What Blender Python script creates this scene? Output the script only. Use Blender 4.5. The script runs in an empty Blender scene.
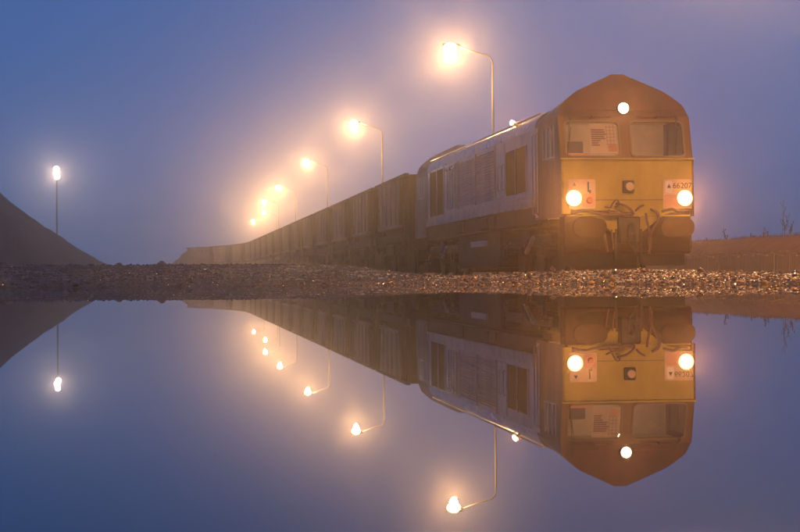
import bpy, bmesh, math, random
import numpy as np
from mathutils import Matrix, Vector, noise
random.seed(7); RNG = np.random.default_rng(7)
R = math.radians
S = bpy.context.scene
COL = S.collection

# ------------------------------------------------------------------ camera
F = 1742.0                      # focal length in photograph pixels (800 wide)
ROLL = 0.0075; PITCH = 8.8/F; CAMZ = 0.14
cd = bpy.data.cameras.new('camera'); cam = bpy.data.objects.new('camera', cd); COL.objects.link(cam)
cd.sensor_width = 36; cd.lens = 36*F/800; cd.clip_start = .05; cd.clip_end = 5000
cam.matrix_world = Matrix.Translation((0, 0, CAMZ)) @ Matrix.Rotation(R(90)+PITCH, 4, 'X') @ Matrix.Rotation(-ROLL, 4, 'Z')
S.camera = cam

# ------------------------------------------------------------------ sky
SKY_STRENGTH = 1.0
W = bpy.data.worlds.new('World'); S.world = W; W.use_nodes = True
nt = W.node_tree; bg = nt.nodes['Background']
# deep dusk sky: even misty blue, deepening towards the zenith
tc = nt.nodes.new('ShaderNodeTexCoord'); sx = nt.nodes.new('ShaderNodeSeparateXYZ'); rp = nt.nodes.new('ShaderNodeValToRGB')
nt.links.new(tc.outputs['Generated'], sx.inputs[0]); nt.links.new(sx.outputs['Z'], rp.inputs[0]); nt.links.new(rp.outputs[0], bg.inputs[0])
e = rp.color_ramp.elements; e[0].position = 0; e[0].color = (.058, .135, .350, 1); e[1].position = 1; e[1].color = (.024, .060, .17, 1)
m_ = e.new(.16); m_.color = (.046, .125, .360, 1)
bg.inputs[1].default_value = SKY_STRENGTH

S.render.engine = 'CYCLES'
S.view_settings.view_transform = 'Standard'; S.view_settings.look = 'None'
S.view_settings.exposure = 0.0; S.view_settings.gamma = 1.0
cy = S.cycles
cy.use_denoising = True; cy.max_bounces = 6; cy.diffuse_bounces = 2; cy.glossy_bounces = 3
cy.transparent_max_bounces = 12; cy.transmission_bounces = 4; cy.volume_bounces = 2
cy.sample_clamp_indirect = 120; cy.caustics_reflective = False; cy.caustics_refractive = False

# light levels
LAMP_W = 3600; HEAD_W = 270; DIP_W = 110; NEAR_W = 9000; MARKER_W = 85; CAB_FILL_W = 22; MAST_W = 1500
SODIUM = (1.0, .56, .22); SODIUM_DEEP = (1.0, .42, .10); HEADCOL = (1.0, .38, .10); COOL = (1.0, .74, .56)
HAZE_DENSITY = .0029; HAZE_G = .93

# ------------------------------------------------------------------ helpers
def px(x, y, Y):
    """a point of the photograph at distance Y"""
    dx, dy = x-400, 266-y
    a = dx*math.cos(ROLL)+dy*math.sin(ROLL); b = -dx*math.sin(ROLL)+dy*math.cos(ROLL)
    return a/F*Y, CAMZ+(b/F+math.tan(PITCH))*Y

def link(name, data, parent=None):
    o = bpy.data.objects.new(name, data); COL.objects.link(o)
    if parent is not None: o.parent = parent
    return o
def props(o, label=None, category=None, group=None, kind=None):
    for k, v in (('label', label), ('category', category), ('group', group), ('kind', kind)):
        if v: o[k] = v
    return o
def thing(name, label, cat, loc=(0, 0, 0), rz=0, group=None):
    o = link(name, None); o.location = loc; o.rotation_euler = (0, 0, rz)
    return props(o, label, cat, group)
def copy_tree(o, parent=None):
    c = o.copy(); COL.objects.link(c)
    if parent is not None: c.parent = parent
    for ch in list(o.children): copy_tree(ch, c)
    return c

class MB:
    """collects simple solids, then links them as one mesh object"""
    def __init__(s): s.v = []; s.f = []; s.smooth = []
    def add(s, vs, fs, smooth=False):
        n = len(s.v); s.v += [tuple(p) for p in vs]; s.f += [tuple(i+n for i in f) for f in fs]; s.smooth += [smooth]*len(fs)
        return s
    def box(s, x0, x1, y0, y1, z0, z1, M=None):
        vs = [Vector((x, y, z)) for x in (x0, x1) for y in (y0, y1) for z in (z0, z1)]
        if M is not None: vs = [M @ p for p in vs]
        return s.add(vs, [(0, 1, 3, 2), (4, 6, 7, 5), (0, 4, 5, 1), (2, 3, 7, 6), (0, 2, 6, 4), (1, 5, 7, 3)])
    def bar(s, a, b, w, h=None):
        a, b = Vector(a), Vector(b); h = h or w; d = (b-a).normalized()
        up = Vector((0, 0, 1)) if abs(d.z) < .9 else Vector((0, 1, 0))
        x = d.cross(up).normalized()*w/2; y = x.cross(d).normalized()*h/2
        vs = [p+sx*x+sy*y for p in (a, b) for sx, sy in ((-1, -1), (1, -1), (1, 1), (-1, 1))]
        return s.add(vs, [(0, 3, 2, 1), (4, 5, 6, 7), (0, 1, 5, 4), (1, 2, 6, 5), (2, 3, 7, 6), (3, 0, 4, 7)])
    def tube(s, pts, r, n=8, r1=None):
        pts = [Vector(p) for p in pts]; rings = []
        up = None
        for i, p in enumerate(pts):
            d = (pts[min(i+1, len(pts)-1)]-pts[max(i-1, 0)]).normalized()
            if up is None:
                up = d.orthogonal().normalized()
            up = (up-d*up.dot(d)).normalized(); side = d.cross(up)
            rr = r if r1 is None else r+(r1-r)*i/(len(pts)-1)
            rings.append([p+rr*(math.cos(2*math.pi*k/n)*up+math.sin(2*math.pi*k/n)*side) for k in range(n)])
        vs = [q for ring in rings for q in ring]; fs = []
        for i in range(len(pts)-1):
            for k in range(n):
                a, b = i*n+k, i*n+(k+1) % n
                fs.append((a, b, b+n, a+n))
        s.add(vs, fs, True)
        m = len(s.v)-len(vs)
        s.f.append(tuple(m+k for k in range(n))[::-1]); s.smooth.append(False)
        s.f.append(tuple(m+len(vs)-n+k for k in range(n))); s.smooth.append(False)
        return s
    def disc(s, c, axis, r, depth, n=24, r1=None):
        c, a = Vector(c), Vector(axis).normalized()
        u = a.orthogonal().normalized(); w = a.cross(u); r1 = r if r1 is None else r1
        vs = [c+r*(math.cos(2*math.pi*k/n)*u+math.sin(2*math.pi*k/n)*w) for k in range(n)]
        vs += [c+a*depth+r1*(math.cos(2*math.pi*k/n)*u+math.sin(2*math.pi*k/n)*w) for k in range(n)]
        s.add(vs, [(k, (k+1) % n, n+(k+1) % n, n+k) for k in range(n)], True)
        m = len(s.v)-2*n
        s.f.append(tuple(m+k for k in range(n))[::-1]); s.smooth.append(False)
        s.f.append(tuple(m+n+k for k in range(n))); s.smooth.append(False)
        return s
    def build(s, name, mat, parent=None, bevel=0, seg=1):
        me = bpy.data.meshes.new(name); me.from_pydata([tuple(p) for p in s.v], [], s.f)
        me.polygons.foreach_set('use_smooth', s.smooth)
        bm = bmesh.new(); bm.from_mesh(me); bmesh.ops.recalc_face_normals(bm, faces=bm.faces)
        if bevel:
            es = [e for e in bm.edges if len(e.link_faces) == 2 and e.calc_face_angle(0) > .6]
            bmesh.ops.bevel(bm, geom=es, offset=bevel, segments=seg, affect='EDGES', profile=.7, clamp_overlap=True)
        bm.to_mesh(me); bm.free()
        me.materials.append(mat); me.update()
        return link(name, me, parent)

def rounded(x0, x1, y0, y1, r, n=5):
    pts = []
    for cx, cy, a0 in ((x1-r, y1-r, 0), (x0+r, y1-r, 90), (x0+r, y0+r, 180), (x1-r, y0+r, 270)):
        for k in range(n+1):
            a = R(a0+90*k/n); pts.append((cx+r*math.cos(a), cy+r*math.sin(a)))
    return pts
def panel(name, outer, holes, thick, mat, M, parent=None, bevel=0):
    """flat plate with openings; M maps plate x, y, z to place"""
    cu = bpy.data.curves.new(name, 'CURVE'); cu.dimensions = '2D'; cu.fill_mode = 'BOTH'; cu.extrude = thick/2
    for loop in [outer]+list(holes):
        sp = cu.splines.new('POLY'); sp.points.add(len(loop)-1); sp.use_cyclic_u = True
        for p, q in zip(sp.points, loop): p.co = (q[0], q[1], 0, 1)
    t = bpy.data.objects.new('t', cu); me = bpy.data.meshes.new_from_object(t)
    bpy.data.objects.remove(t); me.transform(M); me.name = name
    if M.determinant() < 0: me.flip_normals()
    me.shade_flat()
    me.materials.clear(); me.materials.append(mat)
    o = link(name, me, parent)
    return o
def letter(text, size, mat, M, parent, name='lettering', thick=.003):
    cu = bpy.data.curves.new(name, 'FONT'); cu.body = text; cu.size = size; cu.extrude = thick; cu.align_x = 'CENTER'; cu.align_y = 'CENTER'
    t = bpy.data.objects.new('t', cu); me = bpy.data.meshes.new_from_object(t); bpy.data.objects.remove(t)
    me.transform(M); me.materials.clear(); me.materials.append(mat); me.name = name
    return link(name, me, parent)

# ------------------------------------------------------------------ materials
def mat(name, col, rough=.6, metal=0, var=0, scale=4, col2=None, bump=0, bscale=30, spec=.5, coat=0, stretch=None, grime=None):
    m = bpy.data.materials.new(name); m.use_nodes = True; t = m.node_tree; b = t.nodes['Principled BSDF']
    b.inputs['Base Color'].default_value = (*col, 1); b.inputs['Roughness'].default_value = rough
    b.inputs['Metallic'].default_value = metal; b.inputs['Specular IOR Level'].default_value = spec
    b.inputs['Coat Weight'].default_value = coat; b.inputs['Coat Roughness'].default_value = .15
    tc = t.nodes.new('ShaderNodeTexCoord'); src = tc.outputs['Object']
    if stretch:
        mp = t.nodes.new('ShaderNodeMapping'); mp.inputs['Scale'].default_value = stretch
        t.links.new(src, mp.inputs[0]); src = mp.outputs[0]
    if var or col2:
        n = t.nodes.new('ShaderNodeTexNoise'); n.inputs['Scale'].default_value = scale; n.inputs['Detail'].default_value = 8; n.inputs['Roughness'].default_value = .65
        t.links.new(src, n.inputs[0])
        rp = t.nodes.new('ShaderNodeValToRGB'); rp.color_ramp.elements[0].position = .32; rp.color_ramp.elements[1].position = .7
        c2 = col2 or tuple(max(0, c*(1-var)) for c in col)
        rp.color_ramp.elements[0].color = (*c2, 1); rp.color_ramp.elements[1].color = (*tuple(min(1, c*(1+var*.5)) for c in col), 1)
        t.links.new(n.outputs[0], rp.inputs[0]); t.links.new(rp.outputs[0], b.inputs['Base Color'])
        mr = t.nodes.new('ShaderNodeMapRange'); mr.inputs['To Min'].default_value = min(1, rough+.15); mr.inputs['To Max'].default_value = max(.03, rough-.1)
        t.links.new(n.outputs[0], mr.inputs[0]); t.links.new(mr.outputs[0], b.inputs['Roughness'])
    if bump:
        n2 = t.nodes.new('ShaderNodeTexNoise'); n2.inputs['Scale'].default_value = bscale; n2.inputs['Detail'].default_value = 6
        t.links.new(src, n2.inputs[0]); bp = t.nodes.new('ShaderNodeBump'); bp.inputs['Strength'].default_value = bump; bp.inputs['Distance'].default_value = .02
        t.links.new(n2.outputs[0], bp.inputs['Height']); t.links.new(bp.outputs[0], b.inputs['Normal'])
    return m
def emit(name, col, strength):
    m = bpy.data.materials.new(name); m.use_nodes = True; b = m.node_tree.nodes['Principled BSDF']
    b.inputs['Base Color'].default_value = (.8, .8, .8, 1); b.inputs['Emission Color'].default_value = (*col, 1); b.inputs['Emission Strength'].default_value = strength
    m.cycles.emission_sampling = 'NONE'      # the lamp light beside it does the lighting
    return m
M = {}
M['maroon'] = mat('maroon_paint', (.10, .016, .006), .45, var=.5, scale=2.2, bump=.05, spec=.35, stretch=(1, 1, .4))
M['yellow'] = mat('yellow_paint', (.50, .385, .012), .42, col2=(.34, .235, .012), scale=1.6, bump=.05, coat=.1, stretch=(1, 1, .7))
M['side'] = mat('weathered_sky_sheen_paint', (.52, .43, .43), .42, var=.35, scale=1.6, bump=.06, coat=.2, stretch=(1, .6, .3))  # grazing sky sheen put into the base colour; mottling is weathering
M['band'] = mat('pale_sill_paint', (.46, .38, .34), .45, var=.3, scale=2.5)
M['rear'] = mat('rear_cab_paint', (.17, .12, .115), .55, var=.3, scale=2, spec=.3)
M['roof'] = mat('roof_paint', (.20, .18, .19), .27, var=.4, scale=2, bump=.08, coat=.3)
M['grille'] = mat('dark_grille', (.010, .006, .005), .8, var=.4, scale=9, spec=.2)
M['buffer'] = mat('buffer_maroon', (.045, .010, .006), .8, var=.4, scale=6, bump=.1, spec=.15)
M['black'] = mat('grimy_black', (.022, .018, .016), .6, var=.5, scale=5, bump=.2)
M['frame'] = mat('grimy_underframe', (.028, .018, .013), .7, col2=(.012, .009, .007), scale=3, bump=.25)
M['steel'] = mat('worn_steel', (.45, .42, .40), .3, 1, var=.3, scale=8)
M['rail'] = mat('rusty_rail', (.16, .08, .05), .5, .6, var=.4, scale=6)
M['handrail'] = mat('pale_handrail', (.6, .56, .5), .25, .5)
M['hose'] = mat('rubber_hose', (.10, .035, .02), .45)
M['white'] = mat('white_plate', (.64, .47, .28), .4, var=.15, scale=6)
M['pink'] = mat('pink_orange_panel', (.62, .30, .20), .4, var=.2, scale=6)
M['ink'] = mat('dark_print', (.05, .035, .03), .6)
M['red_glass'] = mat('red_lens', (.45, .12, .05), .15)
M['beige'] = mat('cab_lining', (.70, .58, .44), .7, var=.2, scale=3)
M['seat'] = mat('cab_seat_cloth', (.10, .07, .06), .9)
M['paper'] = mat('paper_sheet', (.78, .68, .60), .8, var=.08, scale=5)
M['print'] = mat('grey_print', (.22, .17, .15), .8)
M['rubber'] = mat('window_rubber', (.10, .05, .035), .6)
M['hop'] = mat('hopper_aluminium', (.24, .18, .16), .6, col2=(.12, .085, .07), scale=1.3, bump=.15, stretch=(1, 1, .35))
M['hopdark'] = mat('hopper_dark_end', (.035, .017, .012), .7, col2=(.018, .010, .008), scale=2, bump=.15)
M['coal'] = mat('coal', (.02, .018, .018), .5, bump=.8, bscale=9)
M['pole'] = mat('galvanised_pole', (.07, .055, .045), .6, .0, var=.2, scale=3)
M['conc'] = mat('stained_concrete', (.33, .21, .13), .85, col2=(.15, .09, .055), scale=3.5, bump=.3, stretch=(1, 1, .3))
M['soil'] = mat('dark_soil', (.20, .085, .036), .95, col2=(.10, .045, .022), scale=3, bump=.8, bscale=18)
M['heap'] = mat('spoil', (.085, .06, .052), .95, col2=(.05, .036, .033), scale=.5, bump=.6, bscale=3)
M['sleeper'] = mat('sleeper_concrete', (.20, .17, .15), .9, var=.3)
M['weed'] = mat('dry_weed', (.14, .09, .045), .9)
M['ground'] = mat('wet_cinder_ground', (.06, .04, .028), .5, col2=(.028, .02, .016), scale=2.2, bump=.9, bscale=25)

def stone_mat():
    m = mat('wet_gravel', (.20, .12, .075), .10, spec=.7)
    t = m.node_tree; b = t.nodes['Principled BSDF']
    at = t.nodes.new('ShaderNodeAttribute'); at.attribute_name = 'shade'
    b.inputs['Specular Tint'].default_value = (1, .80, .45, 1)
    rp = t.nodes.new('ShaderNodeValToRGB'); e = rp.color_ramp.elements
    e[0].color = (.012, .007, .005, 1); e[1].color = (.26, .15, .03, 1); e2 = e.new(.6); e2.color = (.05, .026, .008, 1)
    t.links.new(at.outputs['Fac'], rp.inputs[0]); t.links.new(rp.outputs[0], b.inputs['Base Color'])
    return m
M['stone'] = stone_mat()

def water_mat():
    m = bpy.data.materials.new('puddle_water'); m.use_nodes = True; t = m.node_tree; b = t.nodes['Principled BSDF']
    b.inputs['Base Color'].default_value = (.018, .016, .016, 1); b.inputs['Roughness'].default_value = 0.007
    b.inputs['IOR'].default_value = 1.333; b.inputs['Specular IOR Level'].default_value = .5
    n = t.nodes.new('ShaderNodeTexNoise'); n.inputs['Scale'].default_value = .35; n.inputs['Detail'].default_value = 1
    tc = t.nodes.new('ShaderNodeTexCoord'); t.links.new(tc.outputs['Object'], n.inputs[0])
    bp = t.nodes.new('ShaderNodeBump'); bp.inputs['Strength'].default_value = .02; bp.inputs['Distance'].default_value = .01
    t.links.new(n.outputs[0], bp.inputs['Height']); t.links.new(bp.outputs[0], b.inputs['Normal'])
    return m
M['water'] = water_mat()

def glass_mat():
    m = bpy.data.materials.new('cab_glass'); m.use_nodes = True; t = m.node_tree; t.nodes.remove(t.nodes['Principled BSDF'])
    tr = t.nodes.new('ShaderNodeBsdfTransparent'); tr.inputs[0].default_value = (.92, .9, .86, 1)
    gl = t.nodes.new('ShaderNodeBsdfGlossy'); gl.inputs['Roughness'].default_value = .03
    fr = t.nodes.new('ShaderNodeFresnel'); fr.inputs[0].default_value = 1.5
    mx = t.nodes.new('ShaderNodeMixShader')
    t.links.new(fr.outputs[0], mx.inputs[0]); t.links.new(tr.outputs[0], mx.inputs[1]); t.links.new(gl.outputs[0], mx.inputs[2])
    t.links.new(mx.outputs[0], t.nodes['Material Output'].inputs[0])
    return m
M['glass'] = glass_mat()
M['lamp_on'] = emit('sodium_lens_lit', (1, .74, .42), 14)
M['head_on'] = emit('headlight_lit', (1, .85, .62), 14)
M['bowl_on'] = emit('reflector_lit', (1, .62, .26), 1.5)
M['cool_on'] = emit('floodlight_lit', (1, .92, .85), 12)

# ------------------------------------------------------------------ track frame
TH = math.atan(230/F)
FC = Vector((px(628, 170, 34)[0], 34.0, 0.10))       # rail level under the middle of the loco front
Tv = Vector((-math.sin(TH), math.cos(TH), 0)); Nv = Vector((math.cos(TH), math.sin(TH), 0))
S_CURVE, R_CURVE = 134.0, 105.0
def track(s):
    """point and heading s metres behind the loco front"""
    if s <= S_CURVE: return FC+Tv*s, TH
    a = (s-S_CURVE)/R_CURVE
    P0 = FC+Tv*S_CURVE
    return P0+Tv*(R_CURVE*math.sin(a))-Nv*(R_CURVE*(1-math.cos(a))), TH+a

# ------------------------------------------------------------------ ground, bank, water
def lerp_tab(tab, x):
    if x <= tab[0][0]: return tab[0][1]
    for (a, p), (b, q) in zip(tab, tab[1:]):
        if x <= b: return p+(q-p)*(x-a)/(b-a)
    return tab[-1][1]
SHORE = [(-6, 24.2), (-3, 23.4), (0, 23.2), (2, 22.6), (5, 19.9), (8, 19.2), (12, 18)]
# crest of the gravel bank by direction (photograph column): height and distance behind the waterline
CREST = [(0, .44), (190, .425), (300, .40), (350, .31), (385, .20), (420, .125), (480, .115), (545, .165), (640, .195), (720, .145), (800, .125)]
BACK = [(300, 20), (350, 14), (385, 8), (420, 3.6), (480, 3.2)]
def height(x, y):
    sh = lerp_tab(SHORE, x)+.35*noise.noise((x*.55, 3.1, 0))+.12*noise.noise((x*2.3, 1.7, 0))
    dx = max(abs(x)-24, 0); dy = max(y-sh, -14-y, 0)
    t = math.hypot(dx, dy)
    if t <= 0:
        e = min(sh-y, y+14, 24-abs(x)); return max(-.14, -.06*e)
    q = x/max(y, 12)*F+400; cr = lerp_tab(CREST, q); tc = lerp_tab(BACK, q)
    if y < 5: tc = 3.2; cr = .2
    n = (.022*noise.noise((x*1.1, y*1.1, 5))+.016*noise.noise((x*3.4, y*3.4, 9)))*(.5+2*cr)
    if t < tc:
        k = t/tc; k = k*k*(3-2*k)*.55+k*.45; return cr*k+n*min(1, t*1.2)+(.03*noise.noise((x*.9, y*.5, 12)) if tc > 8 else 0)*k
    if t < tc+2.8:
        k = (t-tc)/2.8; k = k*k*(3-2*k); return cr*(1-k)+(-.04)*k+n*(1-k)
    return -.04+.02*noise.noise((x*.3, y*.3, 2))
xs = sorted(set([-450, -300, -200, -140, -100, -70, -50, -40, -32]+[round(-28+i*1.0, 3) for i in range(20)]+[round(-8+i*.14, 3) for i in range(115)]+[round(8.2+i*1.0, 3) for i in range(20)]+[32, 40, 50, 70, 100, 140, 200, 300, 450]))
ys = sorted(set([-300, -200, -100, -50, -30, -24, -20]+[-18+i*.8 for i in range(7)]+[-12, -8, -4, 0, 5, 10, 14]+[round(16+i*.14, 3) for i in range(110)]+[31.6+.5*i for i in range(40)]+[52, 56, 62, 70, 80, 100, 130, 170, 220, 300, 400, 470]))
gv = [(x, y, height(x, y)) for y in ys for x in xs]; nx = len(xs)
gf = [(j*nx+i, j*nx+i+1, (j+1)*nx+i+1, (j+1)*nx+i) for j in range(len(ys)-1) for i in range(nx-1)]
me = bpy.data.meshes.new('ground'); me.from_pydata(gv, [], gf); me.materials.append(M['ground']); me.shade_smooth()
props(link('ground', me), kind='structure')
# puddle surface: ends inside the bank all round
wp = [(-25, -15)]+[(-25, 25.2)]+[(x, lerp_tab(SHORE, x)+1.3) for x in np.linspace(-20, 20, 81)]+[(25, 19.0), (25, -15)]
me = bpy.data.meshes.new('water'); me.from_pydata([(x, y, 0) for x, y in wp], [], [tuple(range(len(wp)))[::-1]]); me.materials.append(M['water'])
props(link('water', me), kind='structure')

# gravel: thousands of faceted wet stones
def gravel(n, smin, smax, yo0, yo1, xr, name, onto=-.3, left=False):
    bm = bmesh.new(); bmesh.ops.create_icosphere(bm, subdivisions=1, radius=1); bv = np.array([v.co[:] for v in bm.verts]); bf = np.array([[v.index for v in f.verts] for f in bm.faces]); bm.free()
    X = RNG.uniform(-xr, xr, n); T = yo0+(yo1-yo0)*RNG.random(n)**1.25
    Y = np.array([lerp_tab(SHORE, x)+.35*noise.noise((x*.55, 3.1, 0))+.12*noise.noise((x*2.3, 1.7, 0)) for x in X])+T
    if left:
        Y = RNG.uniform(25.5, 46.5, n); X = RNG.uniform(-420, 425, n); X = (X-400)/F*Y
    Z = np.array([height(x, y) for x, y in zip(X, Y)])
    sz = smin+(smax-smin)*RNG.random(n)**2.6
    a = RNG.normal(size=(n, 3, 3)); Q, _ = np.linalg.qr(a)
    scl = sz[:, None]*np.stack([RNG.uniform(.8, 1.3, n), RNG.uniform(.7, 1.1, n), RNG.uniform(.45, .8, n)], 1)
    V = bv[None]*(1+RNG.uniform(-.28, .28, (n, len(bv), 1)))
    V = np.einsum('nij,nkj->nki', Q, V*scl[:, None, :])
    V[..., 2] *= .8
    V += np.stack([X, Y, Z+sz*RNG.uniform(onto, .35, n)], 1)[:, None, :]
    nv = len(bv); Fc = (bf[None]+(np.arange(n)*nv)[:, None, None]).reshape(-1, 3)
    me = bpy.data.meshes.new(name); me.vertices.add(n*nv); me.vertices.foreach_set('co', V.reshape(-1).astype(np.float32))
    me.loops.add(Fc.size); me.loops.foreach_set('vertex_index', Fc.reshape(-1).astype(np.int32))
    me.polygons.add(len(Fc)); me.polygons.foreach_set('loop_start', np.arange(0, Fc.size, 3, dtype=np.int32)); me.polygons.foreach_set('loop_total', np.full(len(Fc), 3, dtype=np.int32))
    at = me.attributes.new('shade', 'FLOAT', 'POINT'); at.data.foreach_set('value', np.repeat(RNG.random(n)*(.30 if left else 1)*np.clip(.45+(X+3)/8, .3, 1), nv).astype(np.float32))  # weaker light towards the left is put into the stone colour
    me.materials.append(M['stone']); me.update(calc_edges=True); me.validate()
    return props(link(name, me), kind='stuff')
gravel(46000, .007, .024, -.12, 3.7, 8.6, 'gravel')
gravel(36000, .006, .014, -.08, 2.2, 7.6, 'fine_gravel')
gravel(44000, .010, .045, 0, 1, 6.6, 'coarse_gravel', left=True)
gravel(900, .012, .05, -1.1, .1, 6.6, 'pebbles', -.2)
gravel(700, .03, .065, .2, 3.8, 6.6, 'large_stones', -.2)

def rock(x, y, Y, w, label, seed):
    if x < 300: Y *= 1.66; w *= 1.6
    X, Z = px(x, y, Y)
    bm = bmesh.new(); bmesh.ops.create_icosphere(bm, subdivisions=3, radius=1)
    for v in bm.verts:
        k = 1+.35*noise.noise(v.co*1.4+Vector((seed, 0, 0)))+.12*noise.noise(v.co*4+Vector((0, seed, 0)))
        v.co = Vector((v.co.x*k*w, v.co.y*k*w*.8, v.co.z*k*w*.72))
    me = bpy.data.meshes.new('rock'); bm.to_mesh(me); bm.free(); me.materials.append(M['soil'])
    me.materials[0] = M['heap']; o = link('rock', me); o.location = (X, Y, Z-w*.38); o.rotation_euler = (0, 0, seed)
    props(o, label, 'rock', 'lumps of earth on the gravel bank')
rock(162, 263.5, 26.4, .10, 'largest dark lump of earth on the crest of the gravel bank, sharply outlined', 1.3)
rock(203, 265.0, 26.4, .075, 'dark earth lump on the bank crest below the far end of the wagon train', 2.9)
rock(247, 265.8, 26.3, .06, 'low earth lump on the bank below the yard lamps', 4.1)
rock(119, 264.3, 26.5, .065, 'low earth lump on the bank where the spoil heap ends', 5.2)
rock(3, 263.8, 26.5, .075, 'dark earth lump on the bank at the left edge of the photo', 6.0)
rock(552, 268.2, 25.4, .06, 'wet stone lump on the bank beside the locomotive bogie', 7.7)
rock(70, 264.6, 26.5, .05, 'small earth lump on the bank in front of the spoil heap', 8.8)

# ------------------------------------------------------------------ spoil heap
def heap():
    n, m = 110, 44; X0, Y0 = -37.2, 120; Hh = 13.2; Rr = 19.0
    vs = []; fs = []
    prof = [(0, 1.0), (.12, .93), (.45, .53), (.62, .325), (.78, .165), (.9, .07), (1, 0)]
    for j in range(m+1):
        q = j/m
        for i in range(n):
            a = 2*math.pi*i/n
            rr = q*Rr*(1+.05*noise.noise((math.cos(a)*1.5, math.sin(a)*1.5, 3)))
            h = lerp_tab(prof, q)*Hh
            x, y = rr*math.cos(a), rr*math.sin(a)
            h += q*(1-q)*1.1*noise.noise((x*.25, y*.25, 1))+(.20*noise.noise((x*.9, y*.9, 4))+.10*noise.noise((x*2.4, y*2.4, 8)))*(q < .97)
            vs.append((x, y, h))
    for j in range(m):
        for i in range(n): fs.append((j*n+i, j*n+(i+1) % n, (j+1)*n+(i+1) % n, (j+1)*n+i))
    me = bpy.data.meshes.new('spoil_heap'); me.from_pydata(vs, [], fs); me.materials.append(M['heap']); me.shade_smooth()
    o = link('spoil_heap', me); o.location = (X0, Y0, -.1)
    props(o, 'dark brown conical heap of spoil rising at the left beyond the bank', 'heap')
heap()
def mound():
    X, _ = px(194, 270, 192); bm = bmesh.new(); bmesh.ops.create_uvsphere(bm, u_segments=40, v_segments=20, radius=1)
    for v in bm.verts:
        k = 1+.16*noise.noise(v.co*2.2)+.06*noise.noise(v.co*6)
        v.co = Vector((v.co.x*3.0*k, v.co.y*3*k, v.co.z*3.15*k))
    me = bpy.data.meshes.new('earth_mound'); bm.to_mesh(me); bm.free(); me.materials.append(M['heap']); me.shade_smooth()
    o = link('earth_mound', me); o.location = (X, 192, -.3)
    props(o, 'faint earth mound in the mist at the far end of the wagon train', 'mound')
mound()

# ------------------------------------------------------------------ low wall and earth bank on the far side of the tracks
def at_lat(L, s, z=0): return Nv*L+Tv*s+Vector((0, 0, z))
wall = thing('retaining_wall', 'low stained retaining wall of upright concrete planks at the foot of the earth bank', 'wall', at_lat(16.4, 20), TH)
pm = []
for k in range(5):
    b = MB(); rnd = random.Random(k); h = .60+.02*k; w = .117
    b.box(-.05, .05, -w+.002*k, w, -.06, h); pm.append(b.build('plank', M['conc'], wall, .012))
for o in pm: o.location = (0, 0, 0)
for i in range(170):
    o = pm[i] if i < 5 else pm[i % 5].copy()
    if i >= 5: COL.objects.link(o)
    o.location = (random.uniform(-.006, .006), .24*i, random.uniform(-.02, .015)); o.rotation_euler = (random.uniform(-.008, .008), random.uniform(-.012, .012), random.uniform(-.015, .015))
b = MB(); b.box(-.025, .04, -1, 41, .66, .72)
b.build('coping', M['conc'], wall)
def earth_bank():
    vs = []; fs = []; us = [-.10, .0, .12, .3, .5, .72, .95, 1.3, 1.8, 2.6, 4.0, 6.5]; zs = [-.1, .45, .62, .84, 1.02, 1.13, 1.18, 1.18, 1.10, .8, .3, -.12]
    n = 420; 
    for j in range(n):
        s = 14+j*.36
        for u, z in zip(us, zs):
            w = 1 if 0 < z else 0
            p = at_lat(16.5+u+.04*noise.noise((s, u, 0)), s, z+w*(.03*noise.noise((s*.35, u*1.2, 7))+.05*noise.noise((s*1.9, u*3, 3))+.02*noise.noise((s*6, u*6, 3))))
            vs.append(p)
    k = len(us)
    for j in range(n-1):
        for i in range(k-1): fs.append((j*k+i, j*k+i+1, (j+1)*k+i+1, (j+1)*k+i))
    me = bpy.data.meshes.new('earth_bank'); me.from_pydata([tuple(p) for p in vs], [], fs); me.materials.append(M['soil'])
    bm = bmesh.new(); bm.from_mesh(me); bmesh.ops.recalc_face_normals(bm, faces=bm.faces); bm.to_mesh(me); bm.free(); me.shade_smooth()
    props(link('earth_bank', me), kind='structure')
    # short grass along the crest
    vs = []; fs = []
    for i in range(9000):
        s = random.uniform(30, 80); u = random.uniform(.6, 1.6)
        if noise.noise((s*.8, u, 2)) < -.15: continue
        p = at_lat(16.5+u, s, 1.15+.03*noise.noise((s*.35, u*1.2, 7))); h = random.uniform(.04, .13)*(1+noise.noise((s*.6, 0, 9))); 
        d = Vector((random.uniform(-1, 1), random.uniform(-1, 1), 0)).normalized(); w = .006
        m = len(vs); vs += [p-d*w, p+d*w, p+Vector((random.uniform(-.04, .04), random.uniform(-.04, .04), h))]; fs.append((m, m+1, m+2))
    me = bpy.data.meshes.new('grass'); me.from_pydata([tuple(p) for p in vs], [], fs); me.materials.append(M['weed'])
    props(link('grass', me), kind='stuff')
earth_bank()
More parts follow.
